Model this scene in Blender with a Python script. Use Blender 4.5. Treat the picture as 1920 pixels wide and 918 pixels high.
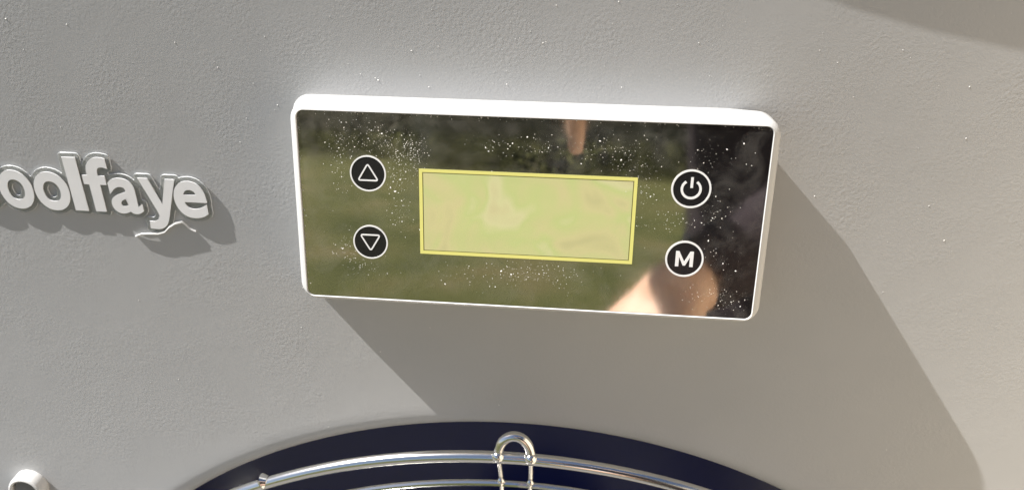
import bpy, bmesh, math, random
from mathutils import Vector, Matrix, noise

random.seed(7)
scn = bpy.context.scene
for o in list(bpy.data.objects):
    bpy.data.objects.remove(o)
COL = scn.collection
PI = math.pi

# ------------------------------------------------------------------ camera
cam = bpy.data.cameras.new('camera')
cam_o = bpy.data.objects.new('camera', cam); COL.objects.link(cam_o)
scn.camera = cam_o
right = Vector((0.99514416, 0.09839893, 0.00239783))
down = Vector((0.04914175, -0.47558568, -0.87829571))
fwd = Vector((-0.08528298, 0.87414868, -0.47811181))
cam_o.matrix_world = Matrix((
    (right.x, -down.x, -fwd.x, 0.01853728),
    (right.y, -down.y, -fwd.y, -0.26393357),
    (right.z, -down.z, -fwd.z, 1.13756729),
    (0, 0, 0, 1)))
cam.sensor_width = 36.0
cam.lens = 1500 / 1920 * 36.0
cam.clip_start = 0.005
cam.clip_end = 400
cam.dof.use_dof = True
cam.dof.focus_distance = 0.272
cam.dof.aperture_fstop = 20.0

# ------------------------------------------------------------------ light
GRAZE = math.radians(4.5)          # how steeply the sun meets the front of the cooler
S = Vector((-0.587 * math.cos(GRAZE), -math.sin(GRAZE), 0.81 * math.cos(GRAZE))).normalized()
world = bpy.data.worlds.new('World'); scn.world = world
world.use_nodes = True
wn = world.node_tree.nodes; wl = world.node_tree.links
sky = wn.new('ShaderNodeTexSky'); sky.sky_type = 'NISHITA'; sky.sun_disc = False
sky.sun_elevation = math.asin(S.z)
sky.sun_rotation = math.atan2(S.x, S.y)
sky.dust_density = 1.2
wn['Background'].inputs['Strength'].default_value = 0.050
wl.new(sky.outputs['Color'], wn['Background'].inputs['Color'])
sun = bpy.data.lights.new('sun', 'SUN'); sun.energy = 5.0; sun.angle = math.radians(0.4)
sun.color = (1.0, 0.98, 0.95)
sun_o = bpy.data.objects.new('sun', sun); COL.objects.link(sun_o)
sun_o.rotation_euler = S.to_track_quat('Z', 'Y').to_euler()
sun_o.location = S * 5

scn.view_settings.view_transform = 'Standard'
scn.view_settings.look = 'None'
scn.view_settings.exposure = 0.98
scn.view_settings.gamma = 1.0
scn.view_settings.use_curve_mapping = False

# ------------------------------------------------------------------ helpers
def lin(c):
    return tuple((x / 12.92 if x <= 0.04045 else ((x + 0.055) / 1.055) ** 2.4) for x in c)

def mat(name, color, rough=0.5, metal=0.0, spec=0.5, **kw):
    m = bpy.data.materials.new(name); m.use_nodes = True
    b = m.node_tree.nodes['Principled BSDF']
    b.inputs['Base Color'].default_value = (*color, 1)
    b.inputs['Roughness'].default_value = rough
    b.inputs['Metallic'].default_value = metal
    b.inputs['Specular IOR Level'].default_value = spec
    for k, v in kw.items():
        b.inputs[k.replace('_', ' ')].default_value = v
    return m

def N(m, t, **kw):
    n = m.node_tree.nodes.new(t)
    for k, v in kw.items():
        setattr(n, k, v)
    return n

def L(m, a, b):
    m.node_tree.links.new(a, b)

def coords(m):
    return N(m, 'ShaderNodeNewGeometry').outputs['Position']

def noise_tex(m, scale, detail=3.0, rough=0.5, vec=None, dist=0.0):
    n = N(m, 'ShaderNodeTexNoise')
    n.inputs['Scale'].default_value = scale
    n.inputs['Detail'].default_value = detail
    n.inputs['Roughness'].default_value = rough
    n.inputs['Distortion'].default_value = dist
    L(m, vec if vec is not None else coords(m), n.inputs['Vector'])
    return n

def ramp(m, fac, stops):
    r = N(m, 'ShaderNodeValToRGB')
    e = r.color_ramp.elements
    while len(e) < len(stops):
        e.new(0.5)
    for i, (p, c) in enumerate(stops):
        e[i].position = p
        e[i].color = (*c, 1) if len(c) == 3 else c
    L(m, fac, r.inputs['Fac'])
    return r

def bsdf(m):
    return m.node_tree.nodes['Principled BSDF']

def bump(m, height, strength, distance, normal=None):
    b = N(m, 'ShaderNodeBump')
    b.inputs['Strength'].default_value = strength
    b.inputs['Distance'].default_value = distance
    L(m, height, b.inputs['Height'])
    if normal is not None:
        L(m, normal, b.inputs['Normal'])
    return b

def link_mesh(name, me, mats, parent=None, smooth=True, angle=35):
    if not isinstance(mats, (list, tuple)):
        mats = [mats]
    for x in mats:
        me.materials.append(x)
    if smooth:
        for p in me.polygons:
            p.use_smooth = True
        me.set_sharp_from_angle(angle=math.radians(angle))
    o = bpy.data.objects.new(name, me); COL.objects.link(o)
    if parent is not None:
        o.parent = parent
    return o

def mesh_from(name, verts, faces, idx=None):
    me = bpy.data.meshes.new(name)
    me.from_pydata([tuple(v) for v in verts], [], faces)
    if idx:
        me.polygons.foreach_set('material_index', idx)
    me.update()
    return me

class MB:
    """collects shapes (already in metres, root space) into one mesh"""
    def __init__(self):
        self.v = []; self.f = []; self.m = []
    def add(self, vs, fs, mi=0):
        n = len(self.v)
        self.v += [Vector(v) for v in vs]
        self.f += [tuple(i + n for i in f) for f in fs]
        self.m += [mi] * len(fs)
    def loft(self, loops, cap0=True, cap1=True, mi=0, closed=True):
        n = len(loops[0]); vs = [v for l in loops for v in l]; fs = []
        for i in range(len(loops) - 1):
            for j in range(n if closed else n - 1):
                k = (j + 1) % n
                fs.append((i * n + j, i * n + k, (i + 1) * n + k, (i + 1) * n + j))
        if cap0: fs.append(tuple(reversed(range(n))))
        if cap1: fs.append(tuple(range((len(loops) - 1) * n, len(loops) * n)))
        self.add(vs, fs, mi)
    def tube(self, pts, rad, seg=12, closed=False, mi=0, caps=True):
        pts = [Vector(p) for p in pts]; n = len(pts)
        rads = rad if isinstance(rad, (list, tuple)) else [rad] * n
        loops = []; ref = None
        for i, p in enumerate(pts):
            if closed:
                t = pts[(i + 1) % n] - pts[i - 1]
            else:
                t = pts[min(i + 1, n - 1)] - pts[max(i - 1, 0)]
            t.normalize()
            if ref is None:
                ref = t.orthogonal().normalized()
            ref = (ref - t * ref.dot(t)).normalized()
            b = t.cross(ref)
            loops.append([p + (ref * math.cos(a) + b * math.sin(a)) * rads[i] for a in [2 * PI * k / seg for k in range(seg)]])
        if closed:
            loops.append(loops[0])
        self.loft(loops, cap0=caps and not closed, cap1=caps and not closed, mi=mi)
    def ball(self, c, r, seg=14, rings=8, mi=0, sq=(1, 1, 1)):
        c = Vector(c); loops = []
        for i in range(1, rings):
            th = PI * i / rings
            loops.append([c + Vector((r * math.sin(th) * math.cos(2 * PI * j / seg) * sq[0],
                                      r * math.sin(th) * math.sin(2 * PI * j / seg) * sq[1],
                                      r * math.cos(th) * sq[2])) for j in range(seg)])
        self.loft(list(reversed(loops)), mi=mi)
    def build(self, name, mats, parent=None, smooth=True, angle=35):
        me = mesh_from(name, self.v, self.f, self.m)
        bm = bmesh.new(); bm.from_mesh(me)
        bmesh.ops.recalc_face_normals(bm, faces=bm.faces)
        bm.to_mesh(me); bm.free()
        return link_mesh(name, me, mats, parent, smooth, angle)

def tag(o, label=None, cat=None, group=None, kind=None):
    if label: o['label'] = label
    if cat: o['category'] = cat
    if group: o['group'] = group
    if kind: o['kind'] = kind
    return o

# the front of the cooler: x to the right and y DOWN in millimetres, out = millimetres towards the viewer
Z0 = 1.05
ROOT = Vector((0.0, 0.16, 0.0))
RC = 2500.0
def sweep(y):
    """the front leans out very slightly towards its foot"""
    t = y - 10.0
    if t <= 0: return 0.0
    lim = 190.0
    if t < lim: return t * t / (2 * RC)
    return lim * lim / (2 * RC) + (t - lim) * lim / RC
def B(x, y, out=0.0):
    return Vector((x / 1000, -out / 1000, Z0 - y / 1000)) - ROOT
def BS(x, y, out=0.0):
    return B(x, y, out + sweep(y))

PC = Vector((0, -0.0237224, 1.0175464))
PU = Vector((1, 0, 0)); PV = Vector((0, 0.173648, 0.984808)); PN = Vector((0, -0.984808, 0.173648))
def P(u, v, w=0.0):
    """control panel frame: u right, v up, w out of the glass, millimetres"""
    return PC + (PU * u + PV * v + PN * w) / 1000 - ROOT

# ------------------------------------------------------------------ materials
M = {}
# moulded grey-white plastic with a leathery grain
m = mat('housing_plastic', (0.60, 0.592, 0.57), 0.46, spec=0.45); M['housing'] = m
n1 = noise_tex(m, 780, 2.0, 0.5, dist=0.3)
n2 = noise_tex(m, 34, 3.0, 0.55)
n3 = noise_tex(m, 2400, 1.0, 0.5)
r2 = ramp(m, n2.outputs['Fac'], [(0.38, (0.10, 0.10, 0.10)), (0.66, (1, 1, 1))])
mul = N(m, 'ShaderNodeMath', operation='MULTIPLY')
L(m, n1.outputs['Fac'], mul.inputs[0]); L(m, r2.outputs['Color'], mul.inputs[1])
b1 = bump(m, mul.outputs[0], 0.75, 0.00015)
b2 = bump(m, n3.outputs['Fac'], 0.35, 0.00006, b1.outputs['Normal'])
L(m, b2.outputs['Normal'], bsdf(m).inputs['Normal'])
n4 = noise_tex(m, 11, 4.0, 0.6)
c4 = ramp(m, n4.outputs['Fac'], [(0.3, (0.415, 0.414, 0.410)), (0.7, (0.445, 0.443, 0.438))])
L(m, c4.outputs['Color'], bsdf(m).inputs['Base Color'])

m = mat('bezel_plastic', (0.57, 0.565, 0.55), 0.36, spec=0.5); M['bezel'] = m
nb = noise_tex(m, 900, 2.0); bb = bump(m, nb.outputs['Fac'], 0.12, 0.00005)
L(m, bb.outputs['Normal'], bsdf(m).inputs['Normal'])
# mirror-tinted window over the electronics
m = mat('mirror_film', (0.62, 0.59, 0.54), 0.035, metal=1.0); M['glass'] = m
ng = noise_tex(m, 60, 4.0, 0.6)
rg = ramp(m, ng.outputs['Fac'], [(0.35, (0.03, 0.03, 0.03)), (0.75, (0.10, 0.10, 0.10))])
L(m, rg.outputs['Color'], bsdf(m).inputs['Roughness'])
dd = N(m, 'ShaderNodeBsdfDiffuse'); dd.inputs['Color'].default_value = (0.6, 0.56, 0.5, 1)       # thin film of dust and wipe marks
nd = noise_tex(m, 75, 5.0, 0.7, dist=0.6)
rd = ramp(m, nd.outputs['Fac'], [(0.45, (0.006, 0.006, 0.006)), (0.75, (0.10, 0.10, 0.10))])
mx = N(m, 'ShaderNodeMixShader'); L(m, rd.outputs['Color'], mx.inputs['Fac'])
L(m, bsdf(m).outputs['BSDF'], mx.inputs[1]); L(m, dd.outputs['BSDF'], mx.inputs[2])
L(m, mx.outputs['Shader'], m.node_tree.nodes['Material Output'].inputs['Surface'])
M['recess_shade'] = mat('display_recess_shade', (0.16, 0.15, 0.05), 0.5)  # dark olive line painted as edge shade, so the display looks recessed
M['button_black'] = mat('button_black', (0.012, 0.011, 0.013), 0.22, spec=0.6)
M['print_white'] = mat('print_white', (0.80, 0.79, 0.77), 0.5)
# lit liquid crystal display
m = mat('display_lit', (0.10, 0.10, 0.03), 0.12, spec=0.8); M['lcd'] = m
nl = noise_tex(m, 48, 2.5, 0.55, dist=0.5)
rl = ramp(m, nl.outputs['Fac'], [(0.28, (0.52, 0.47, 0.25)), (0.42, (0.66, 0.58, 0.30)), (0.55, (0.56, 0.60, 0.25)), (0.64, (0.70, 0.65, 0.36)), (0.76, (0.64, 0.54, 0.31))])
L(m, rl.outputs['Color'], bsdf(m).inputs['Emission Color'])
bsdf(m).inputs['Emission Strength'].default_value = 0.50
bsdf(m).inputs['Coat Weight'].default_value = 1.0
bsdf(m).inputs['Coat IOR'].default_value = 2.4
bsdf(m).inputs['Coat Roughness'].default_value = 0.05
m = mat('display_edge', (0.25, 0.24, 0.05), 0.2, spec=0.6); M['lcd_edge'] = m
bsdf(m).inputs['Emission Color'].default_value = (0.84, 0.76, 0.25, 1)
bsdf(m).inputs['Emission Strength'].default_value = 0.39
bsdf(m).inputs['Coat Weight'].default_value = 1.0
bsdf(m).inputs['Coat IOR'].default_value = 2.0
m = mat('chrome_wire', (0.78, 0.77, 0.75), 0.16, metal=1.0); M['chrome'] = m
nc = noise_tex(m, 700, 3.0); bc = bump(m, nc.outputs['Fac'], 0.25, 0.0001)
L(m, bc.outputs['Normal'], bsdf(m).inputs['Normal'])
m = mat('shroud_black', (0.004, 0.008, 0.065), 0.2, spec=0.5); M['shroud'] = m
m = mat('clear_acrylic', (0.93, 0.94, 0.93), 0.06, spec=0.5); M['acrylic'] = m
bsdf(m).inputs['Transmission Weight'].default_value = 0.92
bsdf(m).inputs['IOR'].default_value = 1.46
m = mat('letter_silver', (0.84, 0.83, 0.82), 0.42, spec=0.5); M['letter'] = m
nf = noise_tex(m, 120, 3.0)
rf = ramp(m, nf.outputs['Fac'], [(0.3, (0.86, 0.85, 0.84)), (0.7, (0.91, 0.90, 0.89))])
L(m, rf.outputs['Color'], bsdf(m).inputs['Base Color'])
M['film'] = mat('peeling_film', (0.82, 0.81, 0.78), 0.3)
M['dust'] = mat('dust', (0.55, 0.52, 0.46), 0.8)
M['knob'] = mat('knob_plastic', (0.66, 0.65, 0.63), 0.3)
M['knob_dark'] = mat('knob_insert', (0.16, 0.155, 0.15), 0.35)

# ------------------------------------------------------------------ ground
m = mat('patio_concrete', (0.36, 0.31, 0.25), 0.85); M['patio'] = m
np_ = noise_tex(m, 6, 6.0, 0.65)
rp = ramp(m, np_.outputs['Fac'], [(0.3, (0.115, 0.108, 0.098)), (0.7, (0.165, 0.155, 0.14))])
L(m, rp.outputs['Color'], bsdf(m).inputs['Base Color'])
bp = bump(m, noise_tex(m, 180, 3.0).outputs['Fac'], 0.4, 0.002)
L(m, bp.outputs['Normal'], bsdf(m).inputs['Normal'])
m = mat('lawn_grass', (0.07, 0.09, 0.025), 0.9, spec=0.2); M['lawn'] = m
nw = noise_tex(m, 1.1, 5.0, 0.6)
rw = ramp(m, nw.outputs['Fac'], [(0.34, (0.060, 0.072, 0.020)), (0.5, (0.125, 0.132, 0.042)), (0.68, (0.215, 0.175, 0.085))])
L(m, rw.outputs['Color'], bsdf(m).inputs['Base Color'])
bw = bump(m, noise_tex(m, 45, 5.0, 0.7).outputs['Fac'], 1.0, 0.04)
L(m, bw.outputs['Normal'], bsdf(m).inputs['Normal'])

def sheet(name, x0, x1, y0, y1, z, material, nx=1, ny=1):
    vs = []; fs = []
    for j in range(ny + 1):
        for i in range(nx + 1):
            vs.append((x0 + (x1 - x0) * i / nx, y0 + (y1 - y0) * j / ny, z))
    for j in range(ny):
        for i in range(nx):
            a = j * (nx + 1) + i
            fs.append((a, a + 1, a + nx + 2, a + nx + 1))
    o = link_mesh(name, mesh_from(name, vs, fs), material, smooth=False)
    o['kind'] = 'structure'
    return o
sheet('lawn', -60, 60, -60, 60, 0.0, M['lawn'])
sheet('patio', -2.6, 2.6, -1.7, 2.2, 0.02, M['patio'])

# unseen wall added beside the cooler: the sun on it throws warm light back
m = mat('bounce_wall_render', (0.72, 0.60, 0.44), 0.9, spec=0.2); M['wall'] = m
nv = noise_tex(m, 9, 6.0, 0.65)
rv = ramp(m, nv.outputs['Fac'], [(0.3, (0.82, 0.70, 0.53)), (0.7, (0.88, 0.77, 0.60))])
L(m, rv.outputs['Color'], bsdf(m).inputs['Base Color'])
bv = bump(m, noise_tex(m, 220, 4.0, 0.6).outputs['Fac'], 0.6, 0.002)
L(m, bv.outputs['Normal'], bsdf(m).inputs['Normal'])
M['coping'] = mat('bounce_wall_coping', (0.40, 0.37, 0.32), 0.85)
gw = bpy.data.objects.new('bounce_wall', None); COL.objects.link(gw); gw.location = (0.385, -0.1, 0.02)
tag(gw, 'unseen warm tan wall added close beside the grey cooler to bounce sunlight', 'wall')
def boxloops(x0, x1, y0, y1, z0, z1, b=0.006):
    q = lambda d, z: [(x0 + d, y0 + d, z), (x1 - d, y0 + d, z), (x1 - d, y1 - d, z), (x0 + d, y1 - d, z)]
    return [q(b, z0), q(0, z0 + b), q(0, z1 - b), q(b, z1)]
mb = MB(); mb.loft(boxloops(-0.06, 0.06, -0.46, 0.6, 0, 1.16)); mb.build('wall_body', M['wall'], gw, False)
for k in range(3):
    mb = MB(); mb.loft(boxloops(-0.075, 0.075, -0.475 + k * 0.362, -0.475 + k * 0.362 + 0.356, 1.161, 1.205)); mb.build('bounce_wall_coping', M['coping'], gw, False)

# ------------------------------------------------------------------ the cooler
cooler = bpy.data.objects.new('outdoor_cooler', None); COL.objects.link(cooler)
cooler.location = ROOT
tag(cooler, 'grey plastic outdoor cooler with mirrored control panel and round fan guard', 'cooler')

FC = (-2.7, 402.0); FR = 258.0           # fan opening
XL, XR, YT, YB = -310.0, 305.0, -292.0, 735.0

def make_housing():
    vs = []; fs = []
    na = 240
    # radial stations: deep edge -> rounded lip -> front face -> rounded outer edge -> side wall
    prof = []
    for k in range(7):
        a = PI / 2 * k / 6
        prof.append(('r', FR + 8.0 * (1 - math.cos(a)), -6.0 * (1 - math.sin(a))))
    for k in range(1, 41):
        prof.append(('t', (k / 40.0) ** 1.25, 0.0))
    for k in range(1, 6):
        a = PI / 2 * k / 5
        prof.append(('o', 14 * math.sin(a), -14 * (1 - math.cos(a))))
    prof.append(('o', 14, -320.0))
    for i in range(na):
        th = 2 * PI * i / na
        c, s = math.cos(th), math.sin(th)
        tx = (XR - FC[0]) / c if c > 1e-6 else ((XL - FC[0]) / c if c < -1e-6 else 1e9)
        ty = (YB - FC[1]) / s if s > 1e-6 else ((YT - FC[1]) / s if s < -1e-6 else 1e9)
        rm = min(tx, ty)
        # soften the outer corners
        rm = rm * (1 - 0.035 * (abs(math.sin(2 * th)) ** 6))
        for kind, p, out in prof:
            if kind == 'r': r = p
            elif kind == 't': r = (FR + 8) + (rm - FR - 8) * p
            else: r = rm + p
            x, y = FC[0] + c * r, FC[1] + s * r
            vs.append(BS(x, y, out))
    n = len(prof)
    for i in range(na):
        j = (i + 1) % na
        for k in range(n - 1):
            fs.append((i * n + k, j * n + k, j * n + k + 1, i * n + k + 1))
    fs.append(tuple(i * n + n - 1 for i in range(na)))
    me = mesh_from('housing', vs, fs)
    bm = bmesh.new(); bm.from_mesh(me)
    bmesh.ops.recalc_face_normals(bm, faces=bm.faces)
    bm.to_mesh(me); bm.free()
    return link_mesh('housing', me, M['housing'], cooler, True, 50)
make_housing()

def circ(r, out, n=160, f=BS):
    return [f(FC[0] + r * math.cos(2 * PI * k / n), FC[1] + r * math.sin(2 * PI * k / n), out) for k in range(n)]

mb = MB()
mb.loft([circ(FR + 0.4, -5.6), circ(FR + 0.1, -8), circ(FR - 6, -30), circ(FR - 10, -70), circ(FR - 10.5, -105)], False, False)
mb.loft([circ(FR - 10.5, -105), circ(FR - 60, -108), circ(60, -110), circ(2, -110)], False, True)
mb.build('fan_shroud', M['shroud'], cooler)

# wire guard
GOUT = 19.5                                           # beyond the swept front
def gp(ang, r, out=GOUT):
    return BS(FC[0] + r * math.sin(ang), FC[1] - r * math.cos(ang), out)
def ringpts(r, out, n=220):
    return [gp(2 * PI * k / n, r, out) for k in range(n)]
GR = 260.3
mb = MB(); mb.tube(ringpts(GR, GOUT), 2.5e-3, 16, closed=True)
guard = mb.build('fan_guard', M['chrome'], cooler)
for i, r in enumerate([GR - 21.0 - 13 * k for k in range(16)]):
    mb = MB(); mb.tube(ringpts(r, GOUT - 8.0 + 4 * math.sin(i / 16 * PI), 140), 1.5e-3, 10, closed=True)
    mb.build('guard_ring', M['chrome'], guard)
# wire loops: an arch that stands up from the outer ring and runs on inward as two wires
for k in range(8):
    a0 = 2 * PI * k / 8 - 0.004
    da = 6.6 / GR
    mb = MB()
    pts = []
    for i in range(17):
        t = PI * i / 16
        pts.append(gp(a0 - da * math.cos(t), GR + 1.0 + 9.0 * math.sin(t), GOUT - 1.0 * math.sin(t)))
    mb.tube(pts, 2.1e-3, 14)
    for s in (-1, 1):
        mb.ball(gp(a0 + s * da, GR + 1.2, GOUT + 0.8), 2.7e-3)
    mb.build('guard_loop', M['chrome'], guard)
    for s in (-1, 1):
        mb = MB()
        mb.tube([gp(a0 + s * da, GR, GOUT - 1), gp(a0 + s * da, GR - 16.0, GOUT - 6.5), gp(a0 + s * da * 0.99, GR - 21, GOUT - 7.5), gp(a0 + s * da * 0.6, 44, GOUT - 9)], 1.05e-3, 8)
        mb.ball(gp(a0 + s * da, GR - 17.5, GOUT - 6.0), 1.7e-3, 10, 6)
        mb.build('guard_wire', M['chrome'], guard)
mb = MB(); mb.loft([circ(52, GOUT - 9, 48), circ(52, GOUT - 4, 48), circ(40, GOUT - 1.5, 48)]); mb.build('guard_badge', M['knob_dark'], guard)
# butt weld where the ends of the outer ring meet
aw = -math.asin(107.5 / GR)
mb = MB(); mb.tube([gp(aw - 0.004, GR + .7), gp(aw, GR + 1.4), gp(aw + 0.005, GR + .6)], [2.4e-3, 3.4e-3, 2.5e-3], 12)
mb.build('ring_joint', M['chrome'], guard)

# ------------------------------------------------------------------ control panel
def rr(u0, u1, v0, v1, r, w, n=7):
    pts = []
    for cx, cy, a0 in ((u1 - r, v1 - r, 0), (u0 + r, v1 - r, PI / 2), (u0 + r, v0 + r, PI), (u1 - r, v0 + r, 1.5 * PI)):
        for k in range(n + 1):
            a = a0 + PI / 2 * k / n
            pts.append(P(cx + r * math.cos(a), cy + r * math.sin(a), w))
    return pts
GW, GH = 77.5, 32.95
mb = MB()
loops = [rr(-GW, GW, -GH, GH, 2.4, -1.0), rr(-GW, GW, -GH, GH, 2.4, 0.30)]
for k in range(0, 8):
    a = 0.6 + (PI / 2 - 0.6) * k / 7
    q = (math.sin(a) - math.sin(0.6)) / (1 - math.sin(0.6))
    sx = 0.2 + 2.5 * q; st = 0.2 + 2.5 * q; sb = 0.15 + 1.5 * q
    loops.append(rr(-GW - sx, GW + sx, -GH - sb, GH + st, 2.6 + 3.6 * q, 0.55 - 3.0 * (math.cos(0.6) - math.cos(a))))
loops.append(rr(-GW - 3.6, GW + 3.2, -GH - 2.2, GH + 2.8, 6.5, -8))
loops.append(rr(-GW - 5.5, GW + 3.4, -GH - 4.2, GH + 2.8, 6.5, -13))
loops.append(rr(-GW - 8.0, GW - 7.5, -GH - 8.2, GH + 2.6, 6.5, -18.5))
loops.append(rr(-GW - 8.5, GW - 9.0, -GH - 12.3, GH + 2.0, 4.6, -27))
loops.append(rr(-GW - 8.5, GW - 9.0, -GH - 15, GH + 2.0, 4.6, -36))
mb.loft(loops, cap0=True, cap1=True)
panel = mb.build('control_panel', M['bezel'], cooler, True, 40)
mb = MB(); mb.loft([rr(-GW + .15, GW - .15, -GH + .15, GH - .15, 2.2, -0.9), rr(-GW + .15, GW - .15, -GH + .15, GH - .15, 2.2, 0.0)])
mb.build('mirror_glass', M['glass'], panel, False)

def strip(mb, path, width, w0, w1, closed=True, mi=0):
    """a raised line of the given width along a path in the panel plane"""
    n = len(path); ins = []; outs = []
    for i, (x, y) in enumerate(path):
        if closed:
            ax, ay = path[i - 1]; bx, by = path[(i + 1) % n]
        else:
            ax, ay = path[max(i - 1, 0)]; bx, by = path[min(i + 1, n - 1)]
        dx, dy = bx - ax, by - ay; l = math.hypot(dx, dy) or 1
        nx, ny = -dy / l, dx / l
        ins.append((x + nx * width / 2, y + ny * width / 2)); outs.append((x - nx * width / 2, y - ny * width / 2))
    vs = []; fs = []
    for i in range(n):
        vs += [P(*ins[i], w0), P(*ins[i], w1), P(*outs[i], w1), P(*outs[i], w0)]
    for i in range(n if closed else n - 1):
        j = (i + 1) % n
        for k in range(4):
            l = (k + 1) % 4
            fs.append((i * 4 + k, i * 4 + l, j * 4 + l, j * 4 + k))
    if not closed:
        fs += [(0, 1, 2, 3), ((n - 1) * 4 + 3, (n - 1) * 4 + 2, (n - 1) * 4 + 1, (n - 1) * 4)]
    mb.add(vs, fs, mi)

def arcpts(cx, cy, r, a0, a1, n):
    return [(cx + r * math.cos(a0 + (a1 - a0) * k / n), cy + r * math.sin(a0 + (a1 - a0) * k / n)) for k in range(n + 1)]
def circpts(cx, cy, r, n=48):
    return arcpts(cx, cy, r, 0, 2 * PI, n)[:-1]
def round_tri(cx, cy, w, h, r, up):
    s = 1 if up else -1
    pts = [Vector((cx, cy + s * h * 0.60)), Vector((cx - w / 2, cy - s * h * 0.40)), Vector((cx + w / 2, cy - s * h * 0.40))]
    out = []
    for i in range(3):
        p, a, b = pts[i], pts[i - 1], pts[(i + 1) % 3]
        d0 = (a - p).normalized(); d1 = (b - p).normalized()
        for k in range(6):
            t = k / 5
            q0 = p + d0 * r * 1.6 * (1 - t); q1 = p + d1 * r * 1.6 * t
            q = q0 * (1 - t) + q1 * t
            out.append((q.x, q.y))
    return out

def text_mesh(ch, offset=0.0, extrude=0.0, res=6, bevel=0.0):
    c = bpy.data.curves.new('glyph', 'FONT'); c.body = ch; c.size = 1.0
    c.offset = offset; c.extrude = extrude; c.resolution_u = res
    c.bevel_depth = bevel; c.bevel_resolution = 2
    o = bpy.data.objects.new('glyph', c); COL.objects.link(o)
    dg = bpy.context.evaluated_depsgraph_get()
    me = bpy.data.meshes.new_from_object(o.evaluated_get(dg))
    bpy.data.objects.remove(o); bpy.data.curves.remove(c)
    return me

def button(name, cx, cy, r, icon, lw):
    mb = MB()
    mb.loft([[P(x, y, 0.02) for x, y in circpts(cx, cy, r)], [P(x, y, 0.10) for x, y in circpts(cx, cy, r)]], True, True, 0)
    strip(mb, circpts(cx, cy, r - lw / 2 + .1, 56), lw, 0.08, 0.22, True, 1)
    if icon in ('up', 'down'):
        strip(mb, round_tri(cx, cy + (-.1 if icon == 'up' else 0.3), 6.9, 5.7, 0.55, icon == 'up'), 0.50, 0.08, 0.22, True, 1)
    elif icon == 'power':
        strip(mb, arcpts(cx, cy - .1, 3.0, PI / 2 + 0.62, PI / 2 + 2 * PI - 0.62, 30), 0.8, 0.08, 0.22, False, 1)
        strip(mb, [(cx + .1, cy + .35), (cx + .1, cy + 3.9)], 0.85, 0.08, 0.22, False, 1)
    else:
        for q in (((-2.95, -2.7), (-1.8, -2.7), (-1.8, 2.7), (-2.95, 2.7)), ((1.8, -2.7), (2.95, -2.7), (2.95, 2.7), (1.8, 2.7)),
                  ((-1.81, 2.7), (-1.81, 0.7), (-0.4, -2.3), (0.0, -0.9)), ((0.0, -0.9), (0.4, -2.3), (1.81, 0.7), (1.81, 2.7)), ((-0.4, -2.3), (0.4, -2.3), (0.0, -0.9))):
            mb.loft([[P(cx + a, cy + b, 0.08) for a, b in q], [P(cx + a, cy + b, 0.22) for a, b in q]], True, True, 1)
    return mb.build(name, [M['button_black'], M['print_white']], panel, True, 30)
button('up_button', -53.93, 12.34, 6.1, 'up', 0.50)
button('down_button', -53.93, -11.95, 6.0, 'down', 0.48)
button('power_button', 53.5, 11.75, 6.35, 'power', 0.62)
button('mode_button', 53.4, -12.42, 6.25, 'mode', 0.62)

DX0, DX1, DY0, DY1 = -36.45, 36.12, -15.17, 14.74
def quad_box(u0, u1, v0, v1, w0, w1):
    return [[P(u0, v0, w0), P(u1, v0, w0), P(u1, v1, w0), P(u0, v1, w0)], [P(u0, v0, w1), P(u1, v0, w1), P(u1, v1, w1), P(u0, v1, w1)]]
mb = MB(); e = 1.1
g_ = e + 0.28
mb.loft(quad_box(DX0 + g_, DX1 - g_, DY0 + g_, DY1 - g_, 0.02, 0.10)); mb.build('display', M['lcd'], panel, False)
mb = MB(); mb.loft(quad_box(DX0 + e - .05, DX1 - e + .05, DY0 + e - .05, DY1 - e + .05, 0.02, 0.06)); mb.build('display_recess_shade', M['recess_shade'], panel, False)
mb = MB()
o4 = [(DX0, DY0), (DX1, DY0), (DX1, DY1), (DX0, DY1)]
i4 = [(DX0 + e, DY0 + e), (DX1 - e, DY0 + e), (DX1 - e, DY1 - e), (DX0 + e, DY1 - e)]
vs = [P(*q, 0.02) for q in o4] + [P(*q, 0.24) for q in o4] + [P(*q, 0.24) for q in i4] + [P(*q, 0.05) for q in i4]
fs = []
for k in range(3):
    for j in range(4):
        l = (j + 1) % 4
        fs.append((k * 4 + j, k * 4 + l, (k + 1) * 4 + l, (k + 1) * 4 + j))
mb.add(vs, fs); mb.build('display_frame', M['lcd_edge'], panel, False)

# ------------------------------------------------------------------ raised lettering
LET = [('C', -223.5, -209.0, 28.2, 50.4, 0), ('o', -207.2, -193.4, 34.2, 50.5, 0), ('o', -192.7, -178.6, 34.3, 50.5, 0),
       ('l', -177.9, -172.6, 27.9, 50.1, 0), ('f', -171.6, -160.9, 27.5, 50.1, 0), ('a', -162.3, -150.0, 35.6, 50.5, 0),
       ('y', -149.6, -135.0, 35.2, 56.6, 0), ('e', -136.6, -123.8, 35.6, 51.0, 0)]
PT0, PT1 = 0.2, 1.02
def lift(x):                                        # the right end of the badge has come away a little
    t = max(0.0, (x + 165.0) / 45.0)
    return 0.1 * t * t
GLYPH_Y = [(0, 1), (.27, 1), (.53, .50), (.74, 1), (1, 1), (.80, .58), (.66, .27), (.60, .16), (.54, .09), (.46, .04), (.37, .01), (.27, 0), (.06, .01), (.08, .16), (.22, .155), (.32, .19), (.385, .27), (.375, .33), (.28, .50)]
fat = MB()
mb = MB()
letters = []
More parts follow.
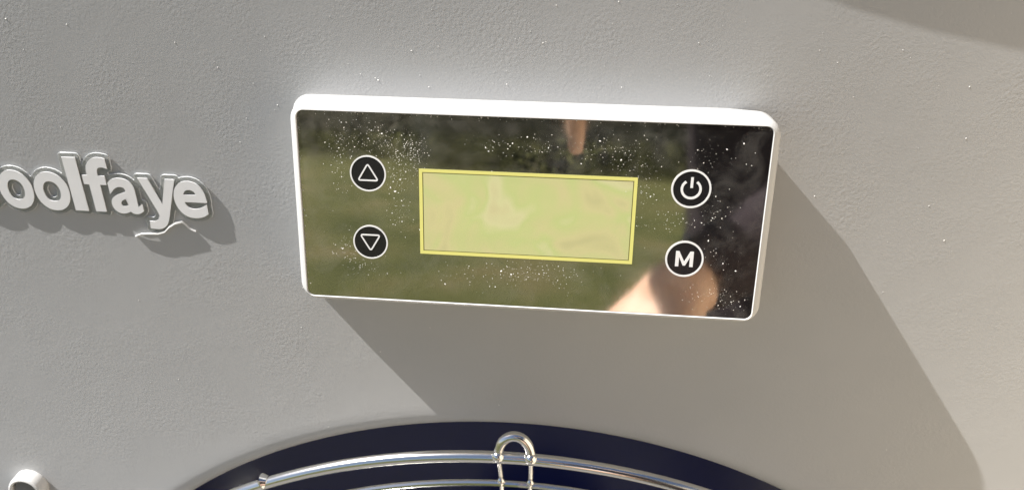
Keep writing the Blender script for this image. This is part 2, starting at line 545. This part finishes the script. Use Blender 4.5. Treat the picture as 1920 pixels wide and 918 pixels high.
for ch, x0, x1, y0, y1, sl in LET:
    if ch == 'y':
        me = mesh_from('glyph', [(x, y, 0) for x, y in GLYPH_Y], [tuple(range(len(GLYPH_Y)))])
    else:
        me = text_mesh(ch, offset=0.021, res=8)
    xs = [v.co.x for v in me.vertices]; ys = [v.co.y for v in me.vertices]
    a0, a1, b0, b1 = min(xs), max(xs), min(ys), max(ys)
    def place(co, out):
        x = x0 + (x1 - x0) * (co.x - a0) / (a1 - a0)
        y = y1 - (y1 - y0) * (co.y - b0) / (b1 - b0)
        return BS(x, y, out + lift(x))
    bm = bmesh.new(); bm.from_mesh(me)
    ret = bmesh.ops.extrude_face_region(bm, geom=bm.faces[:])
    new = set(v for v in ret['geom'] if isinstance(v, bmesh.types.BMVert))
    for v in bm.verts:
        v.co = place(v.co, 1.30 if v in new else 1.0)
    bmesh.ops.recalc_face_normals(bm, faces=bm.faces)
    me2 = bpy.data.meshes.new('letter'); bm.to_mesh(me2); bm.free()
    letters.append(me2)
    # clear border: the same outline, grown
    edges = [e_ for e_ in me.edges]
    fat_pts = []
    cnt = {}
    for p in me.polygons:
        for k in p.edge_keys:
            cnt[k] = cnt.get(k, 0) + 1
    GROW = 1.8
    for (i, j), c in cnt.items():
        if c == 1:
            ea, eb = me.vertices[i].co, me.vertices[j].co
            ns = max(1, int(math.hypot((ea.x - eb.x) * (x1 - x0) / (a1 - a0), (ea.y - eb.y) * (y1 - y0) / (b1 - b0)) / 0.45))
            for t in [k / ns for k in range(ns)]:
                q = ea.lerp(eb, t)
                fat_pts.append((x0 + (x1 - x0) * (q.x - a0) / (a1 - a0), y1 - (y1 - y0) * (q.y - b0) / (b1 - b0)))
    for x, y in fat_pts:
        loops = []
        for out in (PT0, PT1):
            loops.append([BS(x + GROW * math.cos(2 * PI * k / 12), y + GROW * math.sin(2 * PI * k / 12), out + lift(x)) for k in range(12)])
        fat.loft(loops)
    for p in me.polygons:
        pts = [me.vertices[i].co for i in p.vertices]
        fat.loft([[place(q, PT0) for q in pts], [place(q, PT1) for q in pts]])
    bpy.data.meshes.remove(me)
plate = fat.build('badge_plate', M['acrylic'], None, False)
md = plate.modifiers.new('remesh', 'REMESH'); md.mode = 'VOXEL'; md.voxel_size = 0.00019; md.use_smooth_shade = True
md2 = plate.modifiers.new('smooth', 'SMOOTH'); md2.factor = 0.5; md2.iterations = 9
dg = bpy.context.evaluated_depsgraph_get()
pm = bpy.data.meshes.new_from_object(plate.evaluated_get(dg))
bpy.data.objects.remove(plate)
pm.materials.clear()
M['acrylic_edge_glint'] = mat('acrylic_edge_glint', (0.78, 0.79, 0.78), 0.3, spec=0.6)  # whitish side faces stand in for sun glints along the plate edge
bsdf(M['acrylic_edge_glint']).inputs['Transmission Weight'].default_value = 0.25
for p in pm.polygons:
    p.material_index = 1 if abs(p.normal.y) < 0.62 else 0
plate = link_mesh('badge_plate', pm, [M['acrylic'], M['acrylic_edge_glint']], cooler, True, 60)
for me2 in letters:
    link_mesh('letter', me2, M['letter'], plate, True, 30)
# strip of backing film curling off under the last letters
mb = MB()
cur = [(-156.4, 60.6, .5), (-153.5, 59.2, .9), (-150, 58.9, 1.0), (-146.5, 58.8, .9), (-143.5, 57.8, 1.0), (-141.2, 55.6, 1.1), (-138.4, 53.8, 1.2), (-135.4, 53.0, 1.2), (-134.4, 54.3, .9), (-133.2, 56.0, .7), (-131.0, 57.2, .5)]
loops = []
for i, (x, y, o_) in enumerate(cur):
    h = 0.75 * (0.35 + 0.65 * math.sin(PI * (i + .4) / (len(cur))))
    loops.append([BS(x, y - h * .45, o_ - .5), BS(x, y - h * .65, o_ + .15), BS(x, y + h * .35, o_ + .3), BS(x, y + h * .45, o_ - .4)])
mb.loft(loops)
mb.build('peeling_film', M['film'], plate, True, 60)

# ------------------------------------------------------------------ knob at the side of the guard
KX, KY = -236.0, 195.2
def kc(r, out, n=36):
    return [BS(KX + r * math.cos(2 * PI * k / n), KY + r * math.sin(2 * PI * k / n), out) for k in range(n)]
mb = MB()
mb.loft([kc(8.2, -1), kc(8.2, 5.0), kc(7.9, 5.9), kc(7.2, 6.3), kc(6.4, 5.9), kc(6.2, 4.0)], True, True)
kn = mb.build('knob', M['knob'], cooler)
mb = MB(); mb.loft([kc(6.0, 3.9), kc(6.0, 4.7), kc(5.4, 5.0)]); mb.build('knob_insert', M['knob_dark'], kn)

# ------------------------------------------------------------------ dust on the panel, pale sparkle flecks on the housing
def specks(name, gen, n, parent, s0, s1, material='dust'):
    vs = []; fs = []
    for _ in range(n):
        q = gen()
        if q is None: continue
        f, a, b, w = q
        s = s0 * (s1 / s0) ** (random.random() ** 2.2)
        el = random.uniform(0.6, 1.8); an = random.uniform(0, PI)
        base = len(vs)
        ca, sa = math.cos(an), math.sin(an)
        for du, dv, dw in ((1, 0, 0), (0, 1, 0), (-1, 0, 0), (0, -1, 0), (0, 0, 1)):
            x = du * el * s; y = dv * s
            vs.append(f(a + x * ca - y * sa, b + x * sa + y * ca, w + dw * s * 0.7))
        for k in range(4):
            fs.append((base + k, base + (k + 1) % 4, base + 4))
    o = link_mesh(name, mesh_from(name, vs, fs), M[material], parent, False)
    o['kind'] = 'stuff'
    return o
M['grit_and_sparkle'] = mat('grit_and_sparkle', (0.82, 0.80, 0.76), 0.6)
# (u, v, spread u, spread v, weight)
CL = [(-60, 24, 7, 5, 10), (-48, 24, 5, 4, 9), (-40, 18, 4, 5, 12), (-45, 10, 4, 5, 6), (-64, 14, 3, 8, 7), (-38, 22, 3, 3, 6), (-62, -16, 5, 6, 7), (-43, -2, 3, 5, 5), (-55, -21, 6, 3, 4),
      (-10, 24, 8, 3, 4), (5, 23, 6, 3, 4), (-3, -21, 6, 3, 7), (10, -21, 9, 4, 8), (-20, -22, 8, 4, 4), (22, 24, 8, 4, 6), (34, 21, 6, 6, 9), (40, 12, 4, 6, 4), (45, 0, 8, 5, 6), (62, 4, 6, 6, 4),
      (66, -26, 8, 3, 7), (60, 22, 8, 5, 3), (63, -12, 5, 6, 3), (0, 0, 40, 18, 3)]
tot = sum(c[4] for c in CL)
def gen_glass():
    r = random.uniform(0, tot)
    for c in CL:
        r -= c[4]
        if r <= 0: break
    u, v = random.gauss(c[0], c[2] * .75), random.gauss(c[1], c[3] * .75)
    if abs(u) > 76 or abs(v) > 32: return None
    for bx, by in ((-53.9, 12.3), (-53.9, -12), (53.5, 11.7), (53.4, -12.4)):
        if math.hypot(u - bx, v - by) < 6.6: return None
    if DX0 < u < DX1 and DY0 < v < DY1 and random.random() > 0.12: return None
    return (P, u, v, 0.12 if DX0 < u < DX1 and DY0 < v < DY1 else 0.01)
specks('glass_dust', gen_glass, 2600, cooler, 0.035, 0.20)
specks('glass_grit', gen_glass, 240, cooler, 0.08, 0.30, 'grit_and_sparkle')
def gen_edge():
    u = random.uniform(-76, 77)
    if random.random() < .7: return (P, u, GH - abs(random.gauss(0, .5)) - .2, 0.05)
    return (P, -GW + abs(random.gauss(0, .4)) + .2, random.uniform(-31, 31), 0.05)
specks('edge_dust', gen_edge, 130, cooler, 0.10, 0.25)
def gen_body():
    x, y = random.uniform(-215, 190), random.uniform(-36, 170)
    if random.random() < .5: x, y = random.gauss(-20, 90), random.gauss(-12, 14)
    if x < -120 and 22 < y < 65: return None
    if math.hypot(x - FC[0], y - FC[1]) < FR + 8 or (-90 < x < 86 and -3 < y < 90): return None
    return (BS, x, y, 0.02)
specks('housing_sparkle', gen_body, 330, cooler, 0.07, 0.27, 'grit_and_sparkle')  # pale flecks put in as sparkles on the sunlit grain

# unseen caster above the picture, shaped to throw the shadow at the upper right
OUTL = [(-6, -262), (-6, -168), (-4, -154), (2, -143), (12, -135), (24, -129.5), (37, -125.5), (60, -119.8), (85, -115), (110, -111), (135, -108.6), (165, -107.5), (190, -110), (203, -118), (207, -130), (207, -262)]
def lo(d, out):
    cx, cy = 100, -190
    return [B(x + (cx - x) * d + 38, y + (cy - y) * d + 57.0, out) for x, y in OUTL]
mb = MB()
mb.loft([lo(0, -3), lo(0, 2.9), lo(0.004, 3.4), lo(0.012, 3.6)])
mb.build('shadow_caster', M['housing'], cooler)

# ------------------------------------------------------------------ what the mirrored panel reflects: hedge and the person filming
m = mat('hedge_leaf', (0.05, 0.07, 0.025), 0.6); M['leaf'] = m
nh = noise_tex(m, 3.0, 4.0)
rh = ramp(m, nh.outputs['Fac'], [(0.35, (0.035, 0.036, 0.034)), (0.65, (0.065, 0.078, 0.036))])
L(m, rh.outputs['Color'], bsdf(m).inputs['Base Color'])
M['branch'] = mat('hedge_wood', (0.05, 0.035, 0.025), 0.8)
def hedge(x0, x1, y, h, n, label):
    root = bpy.data.objects.new('hedge', None); COL.objects.link(root); root.location = ((x0 + x1) / 2, y, 0)
    tag(root, label, 'hedge')
    vs = []; fs = []
    hw = (x1 - x0) / 2
    for _ in range(n):
        px = random.uniform(-hw, hw); pz = random.uniform(0.0, h) ; py = random.uniform(-.55, .55)
        lim = h * (0.86 + 0.14 * noise.noise((px * 1.3 + x0, 0, 0)))
        if pz > lim: continue
        c = Vector((px, py, pz)); s = random.uniform(.05, .12)
        a = Vector((random.gauss(0, 1), random.gauss(0, 1), random.gauss(0, 1))).normalized(); b = a.orthogonal().normalized()
        k = len(vs)
        vs += [c - a * s, c + b * s * .5, c + a * s, c - b * s * .5]
        fs.append((k, k + 1, k + 2, k + 3))
    f = link_mesh('foliage', mesh_from('foliage', vs, fs), M['leaf'], root, False); f['kind'] = 'stuff'
    k = int((x1 - x0) / 1.1)
    for i in range(k):
        mb = MB(); px = -hw + (i + .5) * 2 * hw / k
        mb.tube([(px, 0, 0), (px + .05, .03, h * .4), (px - .03, -.02, h * .8)], [.05, .035, .012], 7)
        mb.build('stem', M['branch'], root)
hedge(-3.6, 9.0, -17.0, 2.6, 14000, 'tall dark green hedge reflected along the top of the mirrored panel')
hedge(-14.0, -4.2, -21.0, 1.9, 7000, 'low green hedge reflected at the top left of the mirrored panel')

m = mat('skin', (0.66, 0.43, 0.31), 0.5, spec=0.4); M['skin'] = m
bsdf(m).inputs['Subsurface Weight'].default_value = 0.15
bsdf(m).inputs['Subsurface Radius'].default_value = (0.01, 0.004, 0.002)
M['shirt'] = mat('shirt_cloth', (0.035, 0.028, 0.033), 0.9, spec=0.2)
M['trousers'] = mat('trouser_cloth', (0.022, 0.022, 0.026), 0.9, spec=0.2)
M['shoe'] = mat('shoe_leather', (0.03, 0.025, 0.022), 0.6)
M['hair'] = mat('hair', (0.03, 0.02, 0.014), 0.7)
M['eye'] = mat('eye', (0.75, 0.74, 0.72), 0.2)

PB = Vector((0.34, -0.74, 0.0))
def caps(mb, a, b, ra, rb, sq=(1, 1, 1), n=5):
    a = Vector(a) - PB; b = Vector(b) - PB
    for i in range(n + 1):
        t = i / n
        mb.ball(a.lerp(b, t), ra + (rb - ra) * t, 16, 10, sq=sq)
def chain(mb, pts, rads, step=0.35):
    for i in range(len(pts) - 1):
        l = (Vector(pts[i + 1]) - Vector(pts[i])).length
        n = max(2, int(l / (min(rads[i], rads[i + 1]) * step)))
        caps(mb, pts[i], pts[i + 1], rads[i], rads[i + 1], n=min(n, 60))
def remeshed(mb, name, material, parent, voxel, iters=6):
    o = mb.build(name, material, None, False)
    md = o.modifiers.new('r', 'REMESH'); md.mode = 'VOXEL'; md.voxel_size = voxel
    ms = o.modifiers.new('s', 'SMOOTH'); ms.factor = 0.5; ms.iterations = iters
    me = bpy.data.meshes.new_from_object(o.evaluated_get(bpy.context.evaluated_depsgraph_get()))
    bpy.data.objects.remove(o)
    me.materials.clear()
    return link_mesh(name, me, material, parent, True, 180)

person = bpy.data.objects.new('person', None); COL.objects.link(person); person.location = PB
tag(person, 'person in dark clothes reflected in the mirrored panel, one hand raised', 'person')
sk = MB()
SH_L, EL_L, WR_L = (0.14, -0.70, 1.40), (0.085, -0.66, 1.12), (0.004, -0.440, 1.113)
SH_R, EL_R, WR_R = (0.53, -0.70, 1.40), (0.46, -0.66, 1.10), (0.094, -0.385, 0.921)
hip = [(0.25, -0.74, 0.90), (0.43, -0.74, 0.90)]
chain(sk, [(0.34, -0.74, 0.93), (0.34, -0.73, 1.10), (0.335, -0.72, 1.27), (0.335, -0.71, 1.38)], [0.125, 0.118, 0.125, 0.105])
for s in (-1, 1):
    chain(sk, [(0.34 + s * .05, -0.74, .94), (0.34 + s * .09, -0.72, 1.28), (0.34 + s * .15, -0.71, 1.39)], [0.125, 0.10, 0.062])
chain(sk, [(0.335, -0.71, 1.42), (0.325, -0.69, 1.52)], [0.058, 0.054])
chain(sk, [(0.325, -0.675, 1.60), (0.325, -0.685, 1.665)], [0.080, 0.092])
chain(sk, [(0.325, -0.650, 1.57), (0.325, -0.635, 1.545)], [0.058, 0.042])
sk.ball(Vector((0.325, -0.585, 1.605)) - PB, 0.014); sk.ball(Vector((0.325, -0.592, 1.620)) - PB, 0.012)
for s in (-1, 1): sk.ball(Vector((0.325 + s * .09, -0.685, 1.615)) - PB, 0.028, sq=(.4, .8, 1.1))
for SH, EL, WR in ((SH_L, EL_L, WR_L), (SH_R, EL_R, WR_R)):
    chain(sk, [SH, EL, WR], [0.052, 0.040, 0.026])
for i, s in enumerate((-1, 1)):
    chain(sk, [hip[i], (0.34 + s * .10, -0.71, 0.49), (0.34 + s * .11, -0.75, 0.10)], [0.088, 0.056, 0.038])
    chain(sk, [(0.34 + s * .11, -0.77, 0.06), (0.34 + s * .125, -0.60, 0.055)], [0.042, 0.032])
def hand(mb, wrist, fwd_, up_, side, curl, hook=None):
    """palm, four bent fingers of unequal length and a thumb from the side of the palm"""
    w = Vector(wrist); f = Vector(fwd_).normalized(); u = Vector(up_); u = (u - f * u.dot(f)).normalized(); s = f.cross(u) * side
    for k in range(4):
        o_ = (k - 1.5) * 0.019
        chain(mb, [w + s * o_ * .5, w + f * 0.045 + s * o_ * .9, w + f * 0.088 + s * o_], [0.017, 0.0155, 0.0118], .5)
        ln = (0.040, 0.045, 0.042, 0.033)[k]
        p = w + f * 0.09 + s * o_ * 1.05; ang = 0.0; pts = [p]; 
        for j, g in enumerate((1.0, 0.68, 0.55)):
            ang += (1.15, 0.55, 0.2)[j] if k == hook else curl[j]
            p = p + (f * math.cos(ang) - u * math.sin(ang)) * ln * g
            pts.append(p)
        chain(mb, pts, [0.0098, 0.0090, 0.0083, 0.0072], .5)
    t0 = w + f * 0.025 - s * 0.026
    t1 = t0 + f * 0.030 - s * 0.022 - u * 0.008; t2 = t1 + f * 0.030 - s * 0.002 - u * 0.012; t3 = t2 + f * 0.022 + s * 0.008 - u * 0.008
    chain(mb, [t0, t1, t2, t3], [0.0145, 0.0125, 0.0105, 0.0085], .5)
hand(sk, WR_L, (-0.02, 0.80, 0.06), (0, 0, 1), 1, (-0.2, 0.3, 0.3), 2)
hand(sk, WR_R, (-0.42, 0.50, -0.62), (-0.42, 0.45, 0.62), 1, (0.5, 0.7, 0.5))
remeshed(sk, 'body', M['skin'], person, 0.0042, 5)
sh = MB()
chain(sh, [(0.34, -0.74, 0.86), (0.34, -0.735, 0.98), (0.34, -0.73, 1.10), (0.335, -0.72, 1.27), (0.335, -0.71, 1.39)], [0.15, 0.143, 0.135, 0.14, 0.112])
for s in (-1, 1):
    chain(sh, [(0.34 + s * .055, -0.74, .86), (0.34 + s * .095, -0.72, 1.28), (0.34 + s * .155, -0.71, 1.39)], [0.142, 0.116, 0.076])
for SH, EL, WR in ((SH_L, EL_L, WR_L), (SH_R, EL_R, WR_R)):
    chain(sh, [SH, EL, Vector(EL).lerp(Vector(WR), .86 if SH is SH_L else 0.93)], [0.074, 0.060, 0.043 if SH is SH_L else 0.033])
remeshed(sh, 'shirt', M['shirt'], person, 0.010, 6)
tr = MB()
for i, s in enumerate((-1, 1)):
    chain(tr, [(0.34 + s * .05, -0.74, 0.92), hip[i], (0.34 + s * .10, -0.71, 0.49), (0.34 + s * .11, -0.75, 0.13)], [0.13, 0.112, 0.078, 0.062])
remeshed(tr, 'trousers', M['trousers'], person, 0.010, 6)
for i, s in enumerate((-1, 1)):
    so = MB(); chain(so, [(0.34 + s * .11, -0.79, 0.068), (0.34 + s * .125, -0.59, 0.06)], [0.047, 0.040]); remeshed(so, 'shoe', M['shoe'], person, 0.006, 4)
ha = MB(); chain(ha, [(0.325, -0.715, 1.61), (0.325, -0.70, 1.69)], [0.088, 0.092]); remeshed(ha, 'hair', M['hair'], person, 0.007, 4)
for s in (-1, 1):
    ey = MB(); ey.ball(Vector((0.325 + s * .032, -0.604, 1.632)) - PB, 0.011); ey.build('eye', M['eye'], person)
